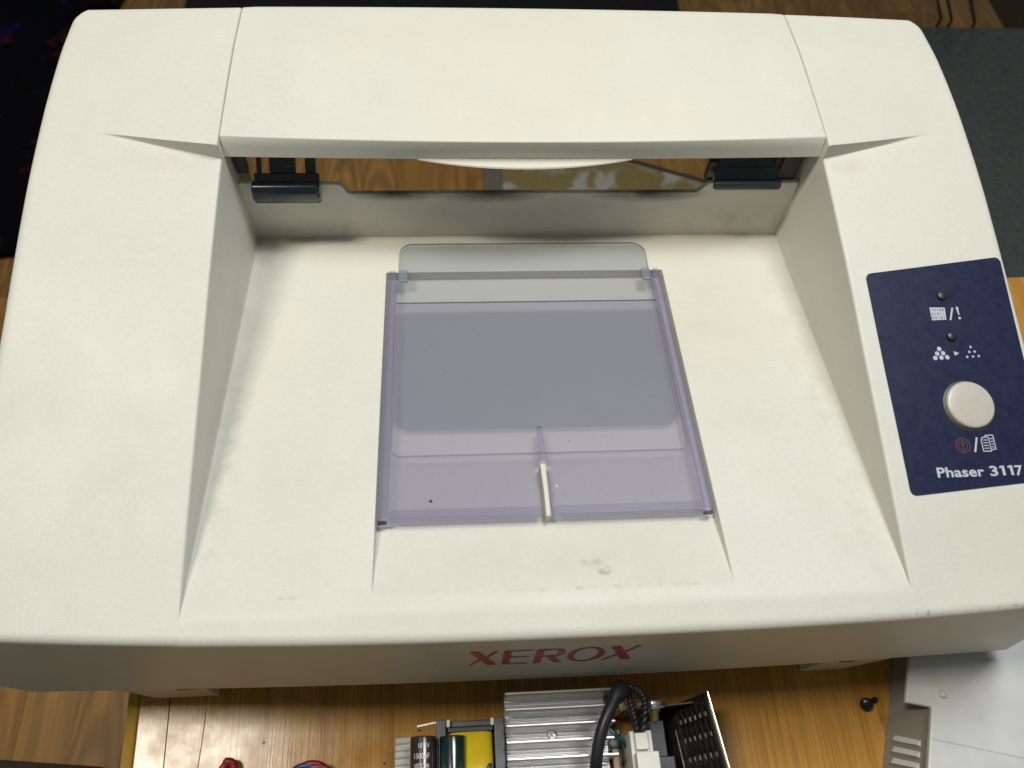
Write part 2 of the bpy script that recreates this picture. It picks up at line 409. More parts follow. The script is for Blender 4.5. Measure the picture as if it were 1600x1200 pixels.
# ================================================================== the printer cover
PY = [-2, 4, 8, 20, 37, 57, 82, 106, 117, 134, 150, 160, 170, 188, 204, 220, 246]
PZ = [68.5, 69.3, 70, 72, 75.3, 79, 83.5, 88.3, 90.6, 94, 97, 98.6, 100, 102.2, 103.4, 104, 102.8]
_yy = np.linspace(-4, 248, 505); _zz = np.interp(_yy, PY, PZ)
_k = np.exp(-np.linspace(-2, 2, 33)**2); _k /= _k.sum()
_zs = np.convolve(np.pad(_zz, 16, mode='reflect', reflect_type='odd'), _k, 'valid')
def PF(y): return np.interp(y, _yy, _zs)                   # side profile of the shoulders
def FL(y): return 70-(np.asarray(y)-8)*17.5/160.            # floor of the paper bed
def y_front(x): return -1.9+5.8*(np.abs(np.asarray(x)-14)/180.)**2.5
def y_low(x): return -1.9+3.5*(np.abs(np.asarray(x)-14)/190.)**2
def bulge(x, y):
    """extra height of the rear half next to the hood, running out towards the sides"""
    b = np.interp(y, [160, 188, 204, 222, 246], [5.6, 3.4, 2.6, 2.2, 1.9])
    L = np.interp(y, [166, 200, 246], [40, 55, 66])
    return b*np.clip(1-(np.abs(x)-113)/L, 0, 1)
def dip(x, y):
    return 1.3*np.clip(1-(np.abs(x)-113)/40, 0, 1)*sstep((y-105)/60)
def shoulder(x, y, step):
    """step 0: in front of the wedge, 1: behind it"""
    return PF(y)-dip(x, y)*(1-step)+bulge(x, y)*step

cover = thing('printer_cover', (0, 120, -30), 'cream plastic top cover of a laser printer lying on the wooden table', 'printer cover')

def fillet(d, r):
    d = np.clip(d, 0, r); return r-np.sqrt(np.maximum(r*r-(r-d)**2, 0))

def build_shell():
    half = [0, 1.5, 4, 8, 14, 20, 26, 32, 38, 44, 50, 54, 55.6, 56.1, 56.3, 56.5, 56.7, 57.0, 57.6, 59, 63, 70, 78, 86, 94, 101, 105, 107.2, 108, 108.6, 109.1, 109.5, 109.8, 110.0,
            110.5, 111.2, 112, 112.6, 113.0, 113.04, 113.12, 113.25, 113.45, 113.7, 114.0, 114.6, 116, 119, 123, 128, 133, 138, 143, 148, 153, 158, 163, 168, 171, 173,
            174.5, 175.5, 176.3, 176.9, 177.35, 177.7, 177.9, 178.0]
    X = np.array([-a for a in half[::-1]][:-1]+half)
    D = [0, .06, .22, .5, .9, 1.4, 2.0, 2.7, 3.4, 4.5, 6, 7.5, 9, 10.5, 12, 13, 13.8, 14.6, 15.6, 17, 19, 22, 25, 29, 33, 36, 38]+list(np.arange(41, 146, 3.))+ \
        [146, 146.8, 147.2, 147.4, 147.6, 147.9, 148.5, 150, 152, 154.5, 157, 159.5, 162, 163.5, 164.5, 165.3, 166.0, 166.4, 166.6, 166.75, 166.95, 167.2, 167.5, 167.8, 168.3, 169, 170, 171.5, 173, 175, 178]+ \
        list(np.arange(182, 240, 4.))+[240, 242, 243.4, 244.4, 245.1, 245.6, 245.85, 246.0]
    Y = np.array(D)
    gx, gy = np.meshgrid(X, Y)
    ax = np.abs(gx)
    # wedge line is slanted: rows near it lean back outwards
    w = np.clip(1-np.abs(gy-166.7)/26., 0, 1)
    y = gy+0.225*np.clip(ax-112, 0, None)*w
    # front bow
    y = y+y_front(gx)*np.clip(1-gy/40., 0, 1)
    step = sstep((gy-166.45)/.55)
    # outer edge in plan: left -179.5, right +174, with rounded rear corners
    xl = np.where(gx < 0, 179.5, 174.0)
    rc = 9.; cy = np.clip(y-(246-rc), 0, rc)
    xe = xl-rc+np.sqrt(np.maximum(rc*rc-cy*cy, 0))
    kd = np.clip((shoulder(113., y, 0)-FL(y))/46., .03, 1)
    nx_ = np.where(ax >= 110, 113-(113-ax)*kd, np.where(ax > 94, lerp(94., 113-3*kd, (ax-94)/16.), ax))
    gxw = np.where((ax < 113) & (ax > 94), np.sign(gx)*nx_, gx)
    x = np.where(ax > 140, np.sign(gx)*(140+(ax-140)*(xe-140)/38.), gxw)
    zs = shoulder(gx, y, step)
    # paper bed
    fl = FL(y)
    fl = np.minimum(fl, PF(y))
    # recess that takes the paper support
    rin = np.clip((56.75-ax)/.5, 0, 1)
    ry = np.interp(gy, [0, 13.4, 38, 147.2, 147.6], [0, 0, 4.6, 4.6, 0])
    fl = fl-ry*sstep(rin)
    # bed to shoulder wall (3 mm draft) with a crisp rounded top and a softer foot
    m = np.clip((113.-ax)/3., 0, 1)
    hgt = np.clip(zs-fl, 0, None)
    rt = np.minimum(1.0, .35*hgt)
    top = zs-np.where(ax >= 113, fillet_drop(ax-113., rt), rt)
    bot = fl+np.where(ax <= 110, np.where(hgt > 1, fillet_drop(110.-ax, np.minimum(.5, .3*hgt*kd+1e-6)*np.clip((166.5-gy)/4, 0, 1)), 0), np.minimum(.5, .3*hgt*kd)*(hgt > 1)*np.clip((166.5-gy)/4, 0, 1))
    z = np.where(ax >= 113, top, np.where(ax <= 110, bot, top*(1-m)+bot*m))
    # outer roundings
    dx = 178.-ax; dy = 246.-gy
    dr = np.maximum(fillet_drop(dx, np.full_like(dx, 3.2)), fillet_drop(dy, np.full_like(dx, 3.0)))
    dr = np.maximum(dr, fillet_drop(gy, np.full_like(dx, 2.6)))
    z = z-dr
    # plastic parts are never dead flat: a long faint waviness
    z = z+.12*np.sin(x*.031+1.)*np.cos(y*.043)
    nr, nc = x.shape
    V = np.stack([x, y, z], -1).reshape(-1, 3).tolist()
    keep = np.ones((nr-1, nc-1), bool)
    cxm = .5*(ax[:-1, :-1]+ax[1:, 1:])
    keep[(gy[:-1, :-1] >= 170.) & (cxm < 109.95)] = False
    keep[(gy[:-1, :-1] >= 186.) & (cxm < 112.9)] = False
    F = [(r*nc+c, r*nc+c+1, (r+1)*nc+c+1, (r+1)*nc+c) for r in range(nr-1) for c in range(nc-1) if keep[r, c]]
    # skirts: front face, sides, back
    ring = [(0, c) for c in range(nc)]+[(r, nc-1) for r in range(1, nr)]
    back = [c for c in range(nc-2, -1, -1)]
    ring += [(nr-1, c) for c in back]+[(r, 0) for r in range(nr-2, 0, -1)]
    lv = 6; prev = [r*nc+c for r, c in ring]
    for k in range(1, lv+1):
        t = k/lv; cur = []
        for r, c in ring:
            px, py, pz = V[r*nc+c]; a = abs(px)
            if r == 0:      # front face
                qx = px*(1+.062*float(sstep((a-120)/60)))
                zb = 0.0 if abs(qx) < 184.5 else (abs(qx)-184.5)*2.4
                q = (lerp(px, qx, t), lerp(py, float(y_low(px)), t), lerp(pz, zb, t))
            elif r == nr-1:  # back
                q = (px, py+.6*t, lerp(pz, 66., t))
            else:
                zb = lerp(14., 40., min(1, py/246.)); q = (px*(1+.062*t*(1-.5*py/246.)), py, lerp(pz, zb, t))
            cur.append(len(V)); V.append(list(q))
        n = len(ring)
        for i in range(n):
            j = (i+1) % n
            (r0, c0), (r1, c1) = ring[i], ring[j]
            if r0 == nr-1 and r1 == nr-1 and min(abs(X[c0]), abs(X[c1])) < 112.9: continue
            F.append((prev[i], cur[i], cur[j], prev[j]))
        prev = cur
    b = MB(); b.add(V, F)
    ob = b.build('shell', M['cream'], cover, smooth=50)
    return ob
def fillet_drop(d, r):
    r = np.maximum(r, 1e-9); d = np.clip(d, 0, r)
    return r-np.sqrt(np.maximum(r*r-(r-d)**2, 0))
shell = build_shell()

# rear wall of the paper bed, its top edge is the lower lip of the exit slot
def wall_point(x, y, z):
    return (x, y+(z-52.)/28.*3.0, z)
top_line = [(111.2, 80.5), (106, 80.5), (75.2, 80.6), (74.0, 80.2), (70.6, 76.4), (69.6, 75.7), (40, 75.6), (0, 75.7), (-40, 75.6), (-69.4, 75.5), (-70.6, 76.0), (-72.6, 79.4), (-74.2, 80.1), (-80, 80.3), (-108, 80.8), (-112.2, 81)]
prof = [(-112.2, 47.), (112.2, 47.)]+top_line
b = MB(); n = len(prof)
vs = [wall_point(x, 168.2, z) for x, z in prof]+[wall_point(x, 170.2, z) for x, z in prof]
b.add(vs, [tuple(range(n)), tuple(range(n, 2*n))[::-1]]+[(i, n+i, n+(i+1) % n, (i+1) % n) for i in range(n)])
b.build('rear_wall', M['cream'], cover, bevel=.5)

# hood over the exit slot
def hood_z(x, y): return float(PF(y)+bulge(np.float64(113.), y))+.9*(1-(x/113.)**2)+.1
def hood_front(x): return 171.4-3.9*(1-abs(x/113.)**2.0)
secs = []
for x in list(np.linspace(-112.6, 112.6, 46)):
    yf = hood_front(x); yb = 168.7-1.3*(1-(x/113.)**2); e = .55
    ed = 1.0 if abs(x) > 112 else 0.
    zt = hood_z(x, yf)
    ys = list(np.linspace(yf+1.4, 242, 16))+[244.0, 245.2, 245.9]
    sec = [(x, yb+.25, 97.0), (x, yb, 97.35), (x, lerp(yb, yf, .5), lerp(97.4, zt, .5)), (x, lerp(yb, yf, .94), lerp(97.4, zt, .94)), (x, yf+.12, zt-.22), (x, yf+.45, zt-.05)]
    sec += [(x, y_, hood_z(x, y_)-(0 if y_ < 243 else (y_-243)**2*.12)-.25*ed) for y_ in ys]
    sec += [(x, 246.2, hood_z(x, 246)-4), (x, 246.6, 70), (x, 244.6, 70), (x, 244.4, 98), (x, 215, 99.), (x, 180, 97.4), (x, yb+2, 96.8)]
    secs.append(sec)
hood = MB().loft(secs).build('hood', M['cream'], cover, smooth=40)
# finger tab: a shallow crescent under the hood's front edge
secs = []
for x in np.linspace(-40.5, 40.5, 41):
    k = 1-(x/40.6)**2; y0 = 168.3; y1 = 167.3-4.6*k
    secs.append([(x-1.5, y0, 97.3), (x-1.5, y1+.35, 97.3-.12*k), (x-1.5, y1, 97.0-.3*k), (x-1.5, y1+.5, 96.6-.5*k), (x-1.5, y0, 96.2)])
MB().loft(secs).build('finger_tab', M['cream'], hood, smooth=40)

# paper hooks in the slot
def hook(x0, x1, mat, lift, notch, roll):
    b = MB(); P = []
    lo_y, lo_z, hi_y, hi_z = 168.5, 79.5+lift, 186., 94.+lift
    # plate with two notches at its upper end, built as strips
    xs = [x0]+[v for nn in notch for v in nn]+[x1]
    def strip(a, c, t0, t1):
        p = lambda t, o: (lerp(lo_y, hi_y, t)+o*.6, lerp(lo_z, hi_z, t)-o*.7)
        q = []
        for x in (a, c): q.append([(x, *p(t0, 0)), (x, *p(t1, 0)), (x, *p(t1, 2)), (x, *p(t0, 2))])
        b.loft(q)
    strip(x0, x1, 0, .30)
    for k in range(0, len(xs), 2): strip(xs[k]+(1.2 if k == 0 else 0), xs[k+1]-(1.2 if k == len(xs)-2 else 0), .30, 1.0)
    o = b.build('hook', mat, cover, bevel=.35)
    # rolled lip
    secs = []
    for x in (x0-.3, x0+.4, x1-.4, x1+.5):
        s = 0.8 if x in (x0-.3, x1+.5) else 1
        pts = []
        for k in range(15):
            a = math.radians(75+200*k/14.); pts.append((x, roll[0]+roll[2]*s*math.cos(a), roll[1]+roll[3]*s*math.sin(a)))
        pts += [(x, 169.2, roll[1]-roll[3]*.6), (x, 169.5, roll[1]+roll[3]*.9)]
        secs.append(pts)
    MB().loft(secs).build('rolled_lip', mat, o, smooth=35)
    b2 = MB()
    return o
hook(-105.6, -80.8, M['navy'], 0., ((-102.6, -99.6), (-89.6, -86.0)), (167.5, 79.6, 3.2, 4.6))
rh = hook(75.2, 101.3, M['slate'], 3.2, (), (168.2, 82.4, 1.6, 2.0))
for xa, xb in ((81, 84.6), (94, 97.2)): MB().box(xa, xb, 176., 178.2, 91.2, 93.6).build('hook_dark_box', M['bobbin'], rh)  # solid black boxes stand in for the dark of holes in the plate
MB().box(72.4, 75.6, 173, 176, 80, 90).build('slot_dark_box', M['bobbin'], cover, bevel=.3)
MB().box(101.6, 109.5, 173, 176, 80, 98).build('slot_dark_box', M['bobbin'], cover, bevel=.3)  # solid black box stands for the shade in the gap beside the hook
MB().box(-111.5, -107.2, 173, 176, 84.2, 98).build('slot_dark_box', M['bobbin'], cover, bevel=.3)  # another black box, for the shaded gap at the side wall

# feet below the front edge
def foot(x0, x1, sl, fy):
    q = [(x0, x1)]
    b = MB()
    pts = [(x0-sl[0], 12.), (x0, -29.6), (x1, -29.6), (x1+sl[1], 12.)]
    vs = [(x, fy, z) for x, z in pts]+[(x, 26., z) for x, z in pts]
    b.add(vs, [(0, 1, 2, 3), (7, 6, 5, 4)]+[(i, 4+i, 4+(i+1) % 4, (i+1) % 4) for i in range(4)])
    f = b.build('foot', M['foot'], cover, bevel=.6)
    MB().box(lerp(x0, x1, .55), lerp(x0, x1, .85), fy-.25, fy+.3, -11.5, -8.5).build('foot_slot', M['bobbin'], f)
foot(-150, -126, (15, -4), 2.0); foot(112, 129.5, (-8, 26), .9)
for sx in (-140, 120):
    b = MB(); b.box(sx-12, sx+12, 176, 196, -29.6, 44); b.build('foot', M['foot'], cover, bevel=.6)

# brand lettering on the front face, drawn as flat print
def front_pt(x, z, lift=.22):
    x = x-1.1
    t = (66.-z)/66.
    return (x, lerp(float(y_front(x)), float(y_low(x)), t)-lift, z)
def polyplate(b, pts, sub=True):
    """pts: list of (x, z) convex-ish quads"""
    b.add([front_pt(x, z) for x, z in pts], [tuple(range(len(pts)))])
ZB, ZT = 31.0, 52.6; ZH = ZT-ZB
def zz(k): return ZB+k*ZH
b = MB()
def letter_x(x0, x1, flip=1):
    w = x1-x0
    # heavy falling stroke, thin rising stroke
    polyplate(b, [(x0+.02*w, zz(1)), (x0+.34*w, zz(1)), (x1, zz(0)), (x1-.33*w, zz(0))])
    polyplate(b, [(x0, zz(0)), (x0+.10*w, zz(0)), (x0+.50*w, zz(.46)), (x0+.43*w, zz(.50))])
    polyplate(b, [(x0+.55*w, zz(.56)), (x0+.62*w, zz(.52)), (x1, zz(1)), (x1-.13*w, zz(1))])
letter_x(-26.2, -16.6)
x0, x1 = -14.9, -5.7; w = x1-x0
polyplate(b, [(x0, zz(0)), (x0+.27*w, zz(0)), (x0+.27*w, zz(1)), (x0, zz(1))])
for z0, z1, e in ((.945, 1., 1.), (.50, .56, .96), (0., .055, .95)):
    polyplate(b, [(x0+.27*w, zz(z0)), (x0+e*w, zz(z0)), (x0+e*w, zz(z1)), (x0+.27*w, zz(z1))])
x0, x1 = -4.3, 5.5; w = x1-x0
polyplate(b, [(x0, zz(0)), (x0+.26*w, zz(0)), (x0+.26*w, zz(1)), (x0, zz(1))])
def ring_piece(cx, cz, rx0, rz0, rx1, rz1, a0, a1, n=20):
    for k in range(n):
        A, B = a0+(a1-a0)*k/n, a0+(a1-a0)*(k+1)/n
        polyplate(b, [(cx+rx0*math.cos(A), cz+rz0*math.sin(A)), (cx+rx1*math.cos(A), cz+rz1*math.sin(A)), (cx+rx1*math.cos(B), cz+rz1*math.sin(B)), (cx+rx0*math.cos(B), cz+rz0*math.sin(B))])
cz = zz(.735)
polyplate(b, [(x0+.26*w, zz(.945)), (x0+.66*w, zz(.945)), (x0+.66*w, zz(1)), (x0+.26*w, zz(1))])
polyplate(b, [(x0+.26*w, zz(.47)), (x0+.66*w, zz(.47)), (x0+.66*w, zz(.525)), (x0+.26*w, zz(.525))])
ring_piece(x0+.66*w, cz, .08*w, .21*ZH, .33*w, .265*ZH, -PI/2, PI/2)
polyplate(b, [(x0+.40*w, zz(.47)), (x0+.66*w, zz(.47)), (x1, zz(0)), (x1-.28*w, zz(0))])
x0, x1 = 6.6, 19.0; w = x1-x0
ring_piece(.5*(x0+x1), zz(.5), .32*w, .465*ZH, .5*w, .52*ZH, 0, 2*PI, 44)
letter_x(19.3, 29.7)
b.build('brand_lettering', M['logo'], cover, smooth=0)

# ------------------------------------------------------------------ control panel
def PS(x, y, lift=.0): return (x, y, float(PF(y))+lift)
panel_outline = []
TL, TR, BL, BR = (119.2, 117.0), (171.4, 122.8), (119.3, 37.2), (170.0, 41.0)
def corner(p, a, c, r, n=5):
    p, a, c = Vector(p), Vector(a), Vector(c); d1 = (a-p).normalized()*r; d2 = (c-p).normalized()*r
    return [tuple(((p+d1)*(1-t)**2+p*2*t*(1-t)+(p+d2)*t*t)) for t in [k/n for k in range(n+1)]]
rows = 40; vs = []; fs = []
# film as a strip grid that follows the shoulder, corners trimmed by rounding the end rows
for k in range(rows+1):
    t = k/rows; t = (1-math.cos(PI*t))/2
    for j in range(15):
        s = j/14.
        xl = lerp(BL[0], TL[0], t); xr = lerp(BR[0], TR[0], t)
        yb = lerp(BL[1], BR[1], s); yt = lerp(TL[1], TR[1], s)
        y_ = lerp(yb, yt, t); d = min(t, 1-t)*80
        ins = 2.0-math.sqrt(max(0, 4-(2-min(2, d))**2))
        x_ = lerp(xl+ins, xr-ins, s)
        vs.append(PS(x_, y_, .40))
n = len(vs)
for k in range(rows):
    for j in range(14): fs.append((k*15+j, k*15+j+1, (k+1)*15+j+1, (k+1)*15+j))
edge = [j for j in range(15)]+[k*15+14 for k in range(1, rows+1)]+[rows*15+j for j in range(13, -1, -1)]+[k*15 for k in range(rows-1, 0, -1)]
low = [(vs[i][0], vs[i][1], vs[i][2]-.6) for i in edge]
vs2 = vs+low
for i in range(len(edge)): fs.append((edge[i], n+i, n+(i+1) % len(edge), edge[(i+1) % len(edge)]))
panel = MB().add(vs2, fs).build('control_panel', M['panel'], cover, smooth=40)
LIFT = .47
def flat(b, pts): b.add([PS(x, y, LIFT) for x, y in pts], [tuple(range(len(pts)))])
def dot(b, x, y, r, n=14): flat(b, [(x+r*math.cos(2*PI*k/n), y+r*math.sin(2*PI*k/n)) for k in range(n)])
# lamps
for (x, y) in ((145.7, 107.8), (145.9, 92.4)):
    MB().lathe([(1.75, -.6), (1.75, .55), (1.55, .85), (1.0, 1.05), (.3, 1.1)], PS(x, y, .35), (0, -.19, 1), 24).build('indicator_lamp', M['led'], panel)
# data / error symbol
b = MB(); flat(b, [(140.2, 103.5), (140.2, 98.6), (145.6, 98.8), (145.9, 103.4)][::-1])
b.build('data_symbol', M['print'], panel, smooth=0)
b = MB()
for r, row in enumerate(("10100", "01011", "00101")):
    for cix, ch in enumerate(row):
        cx = 140.85+cix*1.05; cyy = 102.55-r*1.45
        v, f = text_polys(ch, 1.55, .02)
        b.add([PS(cx-.35+p[0]*.9, cyy-.5+p[1]*.85, LIFT+.06) for p in v], f)
b.build('data_digits', M['panelprint'], panel, smooth=0)
b = MB(); flat(b, [(146.7, 98.6), (147.4, 98.6), (149.1, 103.3), (148.4, 103.3)])
flat(b, [(150.0, 103.6), (150.9, 103.6), (150.85, 100.6), (150.45, 100.4)][::-1]); dot(b, 150.6, 99.3, .5)
b.build('slash_and_exclamation_symbol', M['print'], panel, smooth=0)
# toner save symbol
b = MB()
for (x, y) in ((140.4, 87.9), (139.3, 86.2), (141.5, 86.3), (138.3, 84.6), (140.5, 84.7), (142.7, 84.8)): dot(b, x, y, .82)
flat(b, [(145.5, 87.0), (145.6, 85.3), (147.4, 86.2)])
for (x, y) in ((152.1, 88.4), (151.2, 86.6), (153.2, 86.7), (150.0, 84.8), (152.2, 84.9), (154.3, 85.0)): dot(b, x, y, .45, 10)
b.build('toner_save_symbol', M['print'], panel, smooth=0)
# button
bt = MB().lathe([(8.4, -.6), (8.4, 1.0), (8.28, 1.45), (8.0, 1.75), (7.5, 1.88), (4, 2.0), (1, 2.03)], PS(146.2, 67.2, .3), (0, -.19, 1), 56).build('button', M['button'], panel, smooth=60)
MB().lathe([(9.0, -.5), (9.0, .28), (8.6, .34), (8.6, -.5)], PS(146.2, 67.2, .3), (0, -.19, 1), 48).build('button_collar', M['rim'], panel)
# stop / continue symbols
b = MB()
def ring_flat(b, cx, cy, r0, r1, n=24):
    for k in range(n):
        A, B = 2*PI*k/n, 2*PI*(k+1)/n
        flat(b, [(cx+r0*math.cos(A), cy+r0*math.sin(A)), (cx+r1*math.cos(A), cy+r1*math.sin(A)), (cx+r1*math.cos(B), cy+r1*math.sin(B)), (cx+r0*math.cos(B), cy+r0*math.sin(B))])
ring_flat(b, 140.8, 53.4, 2.15, 2.7); ring_flat(b, 140.8, 53.4, 1.35, 1.75)
flat(b, [(139.9, 54.2), (141.7, 54.2), (140.8, 52.4)][::-1]); flat(b, [(140.6, 51.2), (141., 51.2), (141., 55.6), (140.6, 55.6)])
b.build('stop_symbol', M['redprint'], panel, smooth=0)
b = MB(); flat(b, [(144.2, 51.0), (144.9, 51.0), (146.6, 56.0), (145.9, 56.0)])
def bar(b, p, q, w):
    p, q = Vector(p), Vector(q); d = (q-p).normalized(); nn = Vector((-d.y, d.x))*w*.5
    flat(b, [tuple(p+nn), tuple(p-nn), tuple(q-nn), tuple(q+nn)])
for p, q in (((147.6, 51.2), (147.6, 55.2)), ((147.6, 55.2), (148.3, 56)), ((148.3, 56), (150.4, 56)), ((150.4, 56), (150.4, 51.2)), ((150.4, 51.2), (147.6, 51.2)),
             ((149.3, 56.6), (152.1, 56.7)), ((152.1, 56.7), (152.1, 51.8)), ((152.1, 51.8), (150.4, 51.7)), ((149.3, 56), (149.3, 56.6))): bar(b, p, q, .34)
for k in range(4):
    bar(b, (148.1, 52.2+k*.95), (149.9, 52.2+k*.95), .30); bar(b, (150.9, 52.6+k*.95), (151.8, 52.6+k*.95), .30)
b.build('pages_symbol', M['print'], panel, smooth=0)
# model lettering
b = MB()
def put(body, xa, xb):
    v, f = text_polys(body, 4.6, .115, 1.04); xs = [p[0] for p in v]; k = (xb-xa)/(max(xs)-min(xs))
    b.add([PS(129.6+xa+(p[0]-min(xs))*k, 42.9+p[1], LIFT) for p in v], f)
put('Phaser', 0, 16.4); put('3', 18.4, 21.2); put('7', 27.3, 30.0)
for xo in (22.0, 24.9):
    q = lambda x, y: (129.6+xo+x, 42.9+y)
    flat(b, [q(.75, 0), q(1.75, 0), q(1.75, 3.3), q(.75, 3.3)]); flat(b, [q(0, 2.35), q(.75, 2.62), q(.75, 3.3), q(.0, 3.05)])
b.build('model_lettering', M['print'], panel, smooth=0)

# ------------------------------------------------------------------ see-through paper support
def TP(x, y, o): return (x, y, float(FL(y))+o)
def tray_prism(b, poly, o0, o1):
    g = lambda o, y: o(y) if callable(o) else o
    return b.prism(poly, lambda x, y: float(FL(y))+g(o0, y), lambda x, y: float(FL(y))+g(o1, y))
T0, T1 = -1.9, .9
sup = MB()
# U-shaped frame plate with a slot in the middle of its lower edge, plus the side rails: one moulding
b = MB()
arc = lambda cx, cy, a0, a1, rr=3.2: [(cx+rr*math.cos(lerp(a0, a1, k/5)), cy+rr*math.sin(lerp(a0, a1, k/5))) for k in range(6)]
tray_prism(b, [(-56.0, 37.4), (-1.9, 37.4), (-1.9, 58.2), (-1.2, 59.2), (.4, 59.2), (1.1, 58.2), (1.1, 37.4), (55.2, 37.4), (55.2, 146.0), (54.4, 147.2), (52.2, 147.2), (51.3, 146.2)]
           + arc(48.1, 64.6, 0, -PI/2) + arc(-48.9, 64.6, -PI/2, -PI) + [(-52.1, 146.2), (-53.0, 147.2), (-55.2, 147.2), (-56.0, 146.0)], T0, 1.3)
support = b.build('paper_support', M['purple'], cover, bevel=1.0, seg=3)
# thin window web between the rails
b = MB(); tray_prism(b, rounded(-52.05, 51.25, 61.45, 130.2, 3.2, 5, (1, 1, 0, 0)), lambda y: lerp(-.8, .6, (y-61.45)/68.75), lambda y: lerp(.2, 1.6, (y-61.45)/68.75))
web = b.build('support_web', M['thin'], support)
web.data.materials.append(M['smokeedge'])
for p_ in web.data.polygons:
    if p_.normal.y > .8: p_.material_index = 1
for xa, xb in ((-55.8, -52.4), (51.6, 55.0)):
    b = MB(); tray_prism(b, [(xa, 38.2), (xb, 38.2), (xb, 146.0), (lerp(xb, xa, .25), 146.9), (lerp(xa, xb, .2), 146.9), (xa, 146.0)], 1.32, 2.3)
    b.build('side_rail', M['purple'], support, bevel=.5, seg=3)
for xa, xb in ((-52.2, -2.1), (1.3, 51.4)):
    b = MB(); tray_prism(b, [(xa, 37.6), (xb, 37.6), (xb, 40.6), (xa, 40.6)], 1.32, 1.75)
    b.build('front_lip', M['purple'], support, bevel=.2)
# slide-out extension
ext = MB(); tray_prism(ext, rounded(-51.6, 50.8, 73.0, 162.4, 5.6, 8), lambda y: lerp(-2.6, .8, (y-73)/89.4), lambda y: lerp(-1.7, 1.7, (y-73)/89.4))
exto = ext.build('extension_plate', M['smoke'], support); edge_faces(exto, M['smokeedge'])
for xa, xb in ((-51.6, -47.8), (47.0, 50.8)):
    b = MB(); tray_prism(b, [(xa, 140.6), (xb, 140.6), (xb, 146.8), (xa, 146.8)], 1.15, 2.8)
    b.build('guide_tab', M['milky'], exto, bevel=.6)
b = MB(); tray_prism(b, [(-1.7, 58.9), (1.0, 58.9), (.2, 71.6), (-1.6, 71.6)], .95, 1.9); b.build('centre_rib', M['purple'], support, bevel=.4)
for xa in (-55.9, 52.0):
    b = MB(); tray_prism(b, [(xa, 36.7), (xa+3, 36.7), (xa+3, 37.4), (xa, 37.4)], -1.6, .2); b.build('pivot_pad', M['bobbin'], support)
b = MB(); tray_prism(b, [(.6, 37.0), (-1.0, 37.0), (-1.1, 47.5), (-1.55, 56.8), (.3, 56.8), (.5, 47.5)], -4.8, 1.1)
b.build('stop_rib', M['cream'], cover, bevel=.35)
for (x, y, r) in ((3.6, 44.2, 2.0),):
    ringb = MB(); n = 28
    vs = [TP(x+q*math.cos(2*PI*k/n), y+q*math.sin(2*PI*k/n), .96) for q in (r, r-.22) for k in range(n)]
    ringb.add(vs, [(k, (k+1) % n, n+(k+1) % n, n+k) for k in range(n)]); ringb.build('mould_mark', M['purple'], support, smooth=0)

for (x, y, r_, m) in ((-38.6, 43.6, .55, 'bobbin'), (3.4, 48.0, .32, 'whitenylon')):
    MB().lathe([(r_, 0), (r_, .08), (.05, .1)], TP(x, y, 1.3), (0, .1, 1), 10).build('speck', M[m], support)
# ================================================================== the table
table = thing('table', (100, -60, -750), 'yellow-brown wooden table under the printer cover', 'table')
ang = math.radians(3.0)
def TT(a, b_): return (-162.2+a*math.cos(ang)-b_*math.sin(ang), a*math.sin(ang)+b_*math.cos(ang))
top_poly = [TT(5.0, -420), TT(560, -420), TT(560, 182), TT(5.0, 182)]
MB().prism(top_poly, -56, -30).build('table_top', M['table'], table, bevel=.6)
MB().prism([TT(0, -420), TT(4.9, -420), TT(4.9, 182), TT(0, 182)], -56, -30.5).build('edge_band', M['band'], table, bevel=1.2)
# joint line in the veneer: a narrow inlaid strip of darker glue
MB().prism([TT(16.6, -419), TT(17.0, -419), TT(17.0, 181), TT(16.6, 181)], -31, -29.96).build('veneer_joint', M['brownwood'], table)
for a, b_ in ((40, -385), (520, -385), (40, 150), (520, 150)):
    x, y = TT(a, b_); MB().box(x-20, x+20, y-20, y+20, -750, -56).build('table_leg', M['table'], table, bevel=2)

# ================================================================== floor with its strips
floor = MB().box(-1700, 1900, -900, 2300, -790, -752).build('floor', M['subfloor'])
floor['kind'] = 'structure'
pm = {}
def plank_mesh(L):
    if L not in pm:
        w, t = 30.75, 2.0; b = MB().prism(rounded(-w, w, -L/2+.2, L/2-.2, .8, 1), -t, 0)
        me = bpy.data.meshes.new('floor_strip'); me.from_pydata([tuple(c*MM for c in v) for v in b.v], [], b.f); me.materials.append(M['floor']); pm[L] = me
    return pm[L]
for i in range(-15, 21):
    x = -94+62*i
    y = -150-random.choice((0, 120, 240, 330))
    while y < 1720:
        L = random.choice((420, 520, 620, 700))
        o = bpy.data.objects.new('floor_strip', plank_mesh(L)); C.objects.link(o); o.parent = floor
        o.location = (x*MM, (y+L/2)*MM, -.750+random.uniform(-.3, .3)*MM)
        y += L

# ================================================================== things on the floor behind
def slab(name, poly, z0, z1, mat, parent=None, bevel=1.): return MB().prism(poly, z0, z1).build(name, mat, parent, bevel=bevel)
rug = thing('rug', (300, 850, -749.5), 'olive gold rug with pale blotches seen through the slot under the hood', 'rug')
slab('rug_pile', [(62, 640), (62, 1105), (273, 1026), (424, 967), (610, 893), (540, 640)], -749.5, -744, M['rug'], rug)
slab('side_border', [(28, 640), (61.5, 640), (61.5, 1106), (28, 1118)], -749.5, -745, M['rugedge'], rug)
slab('dark_hem', [(62, 1112), (62, 1105.5), (273, 1026.5), (424, 967.5), (612, 893.5), (615, 901), (428, 975), (276, 1035)], -749.5, -743.4, M['rughem'], rug)

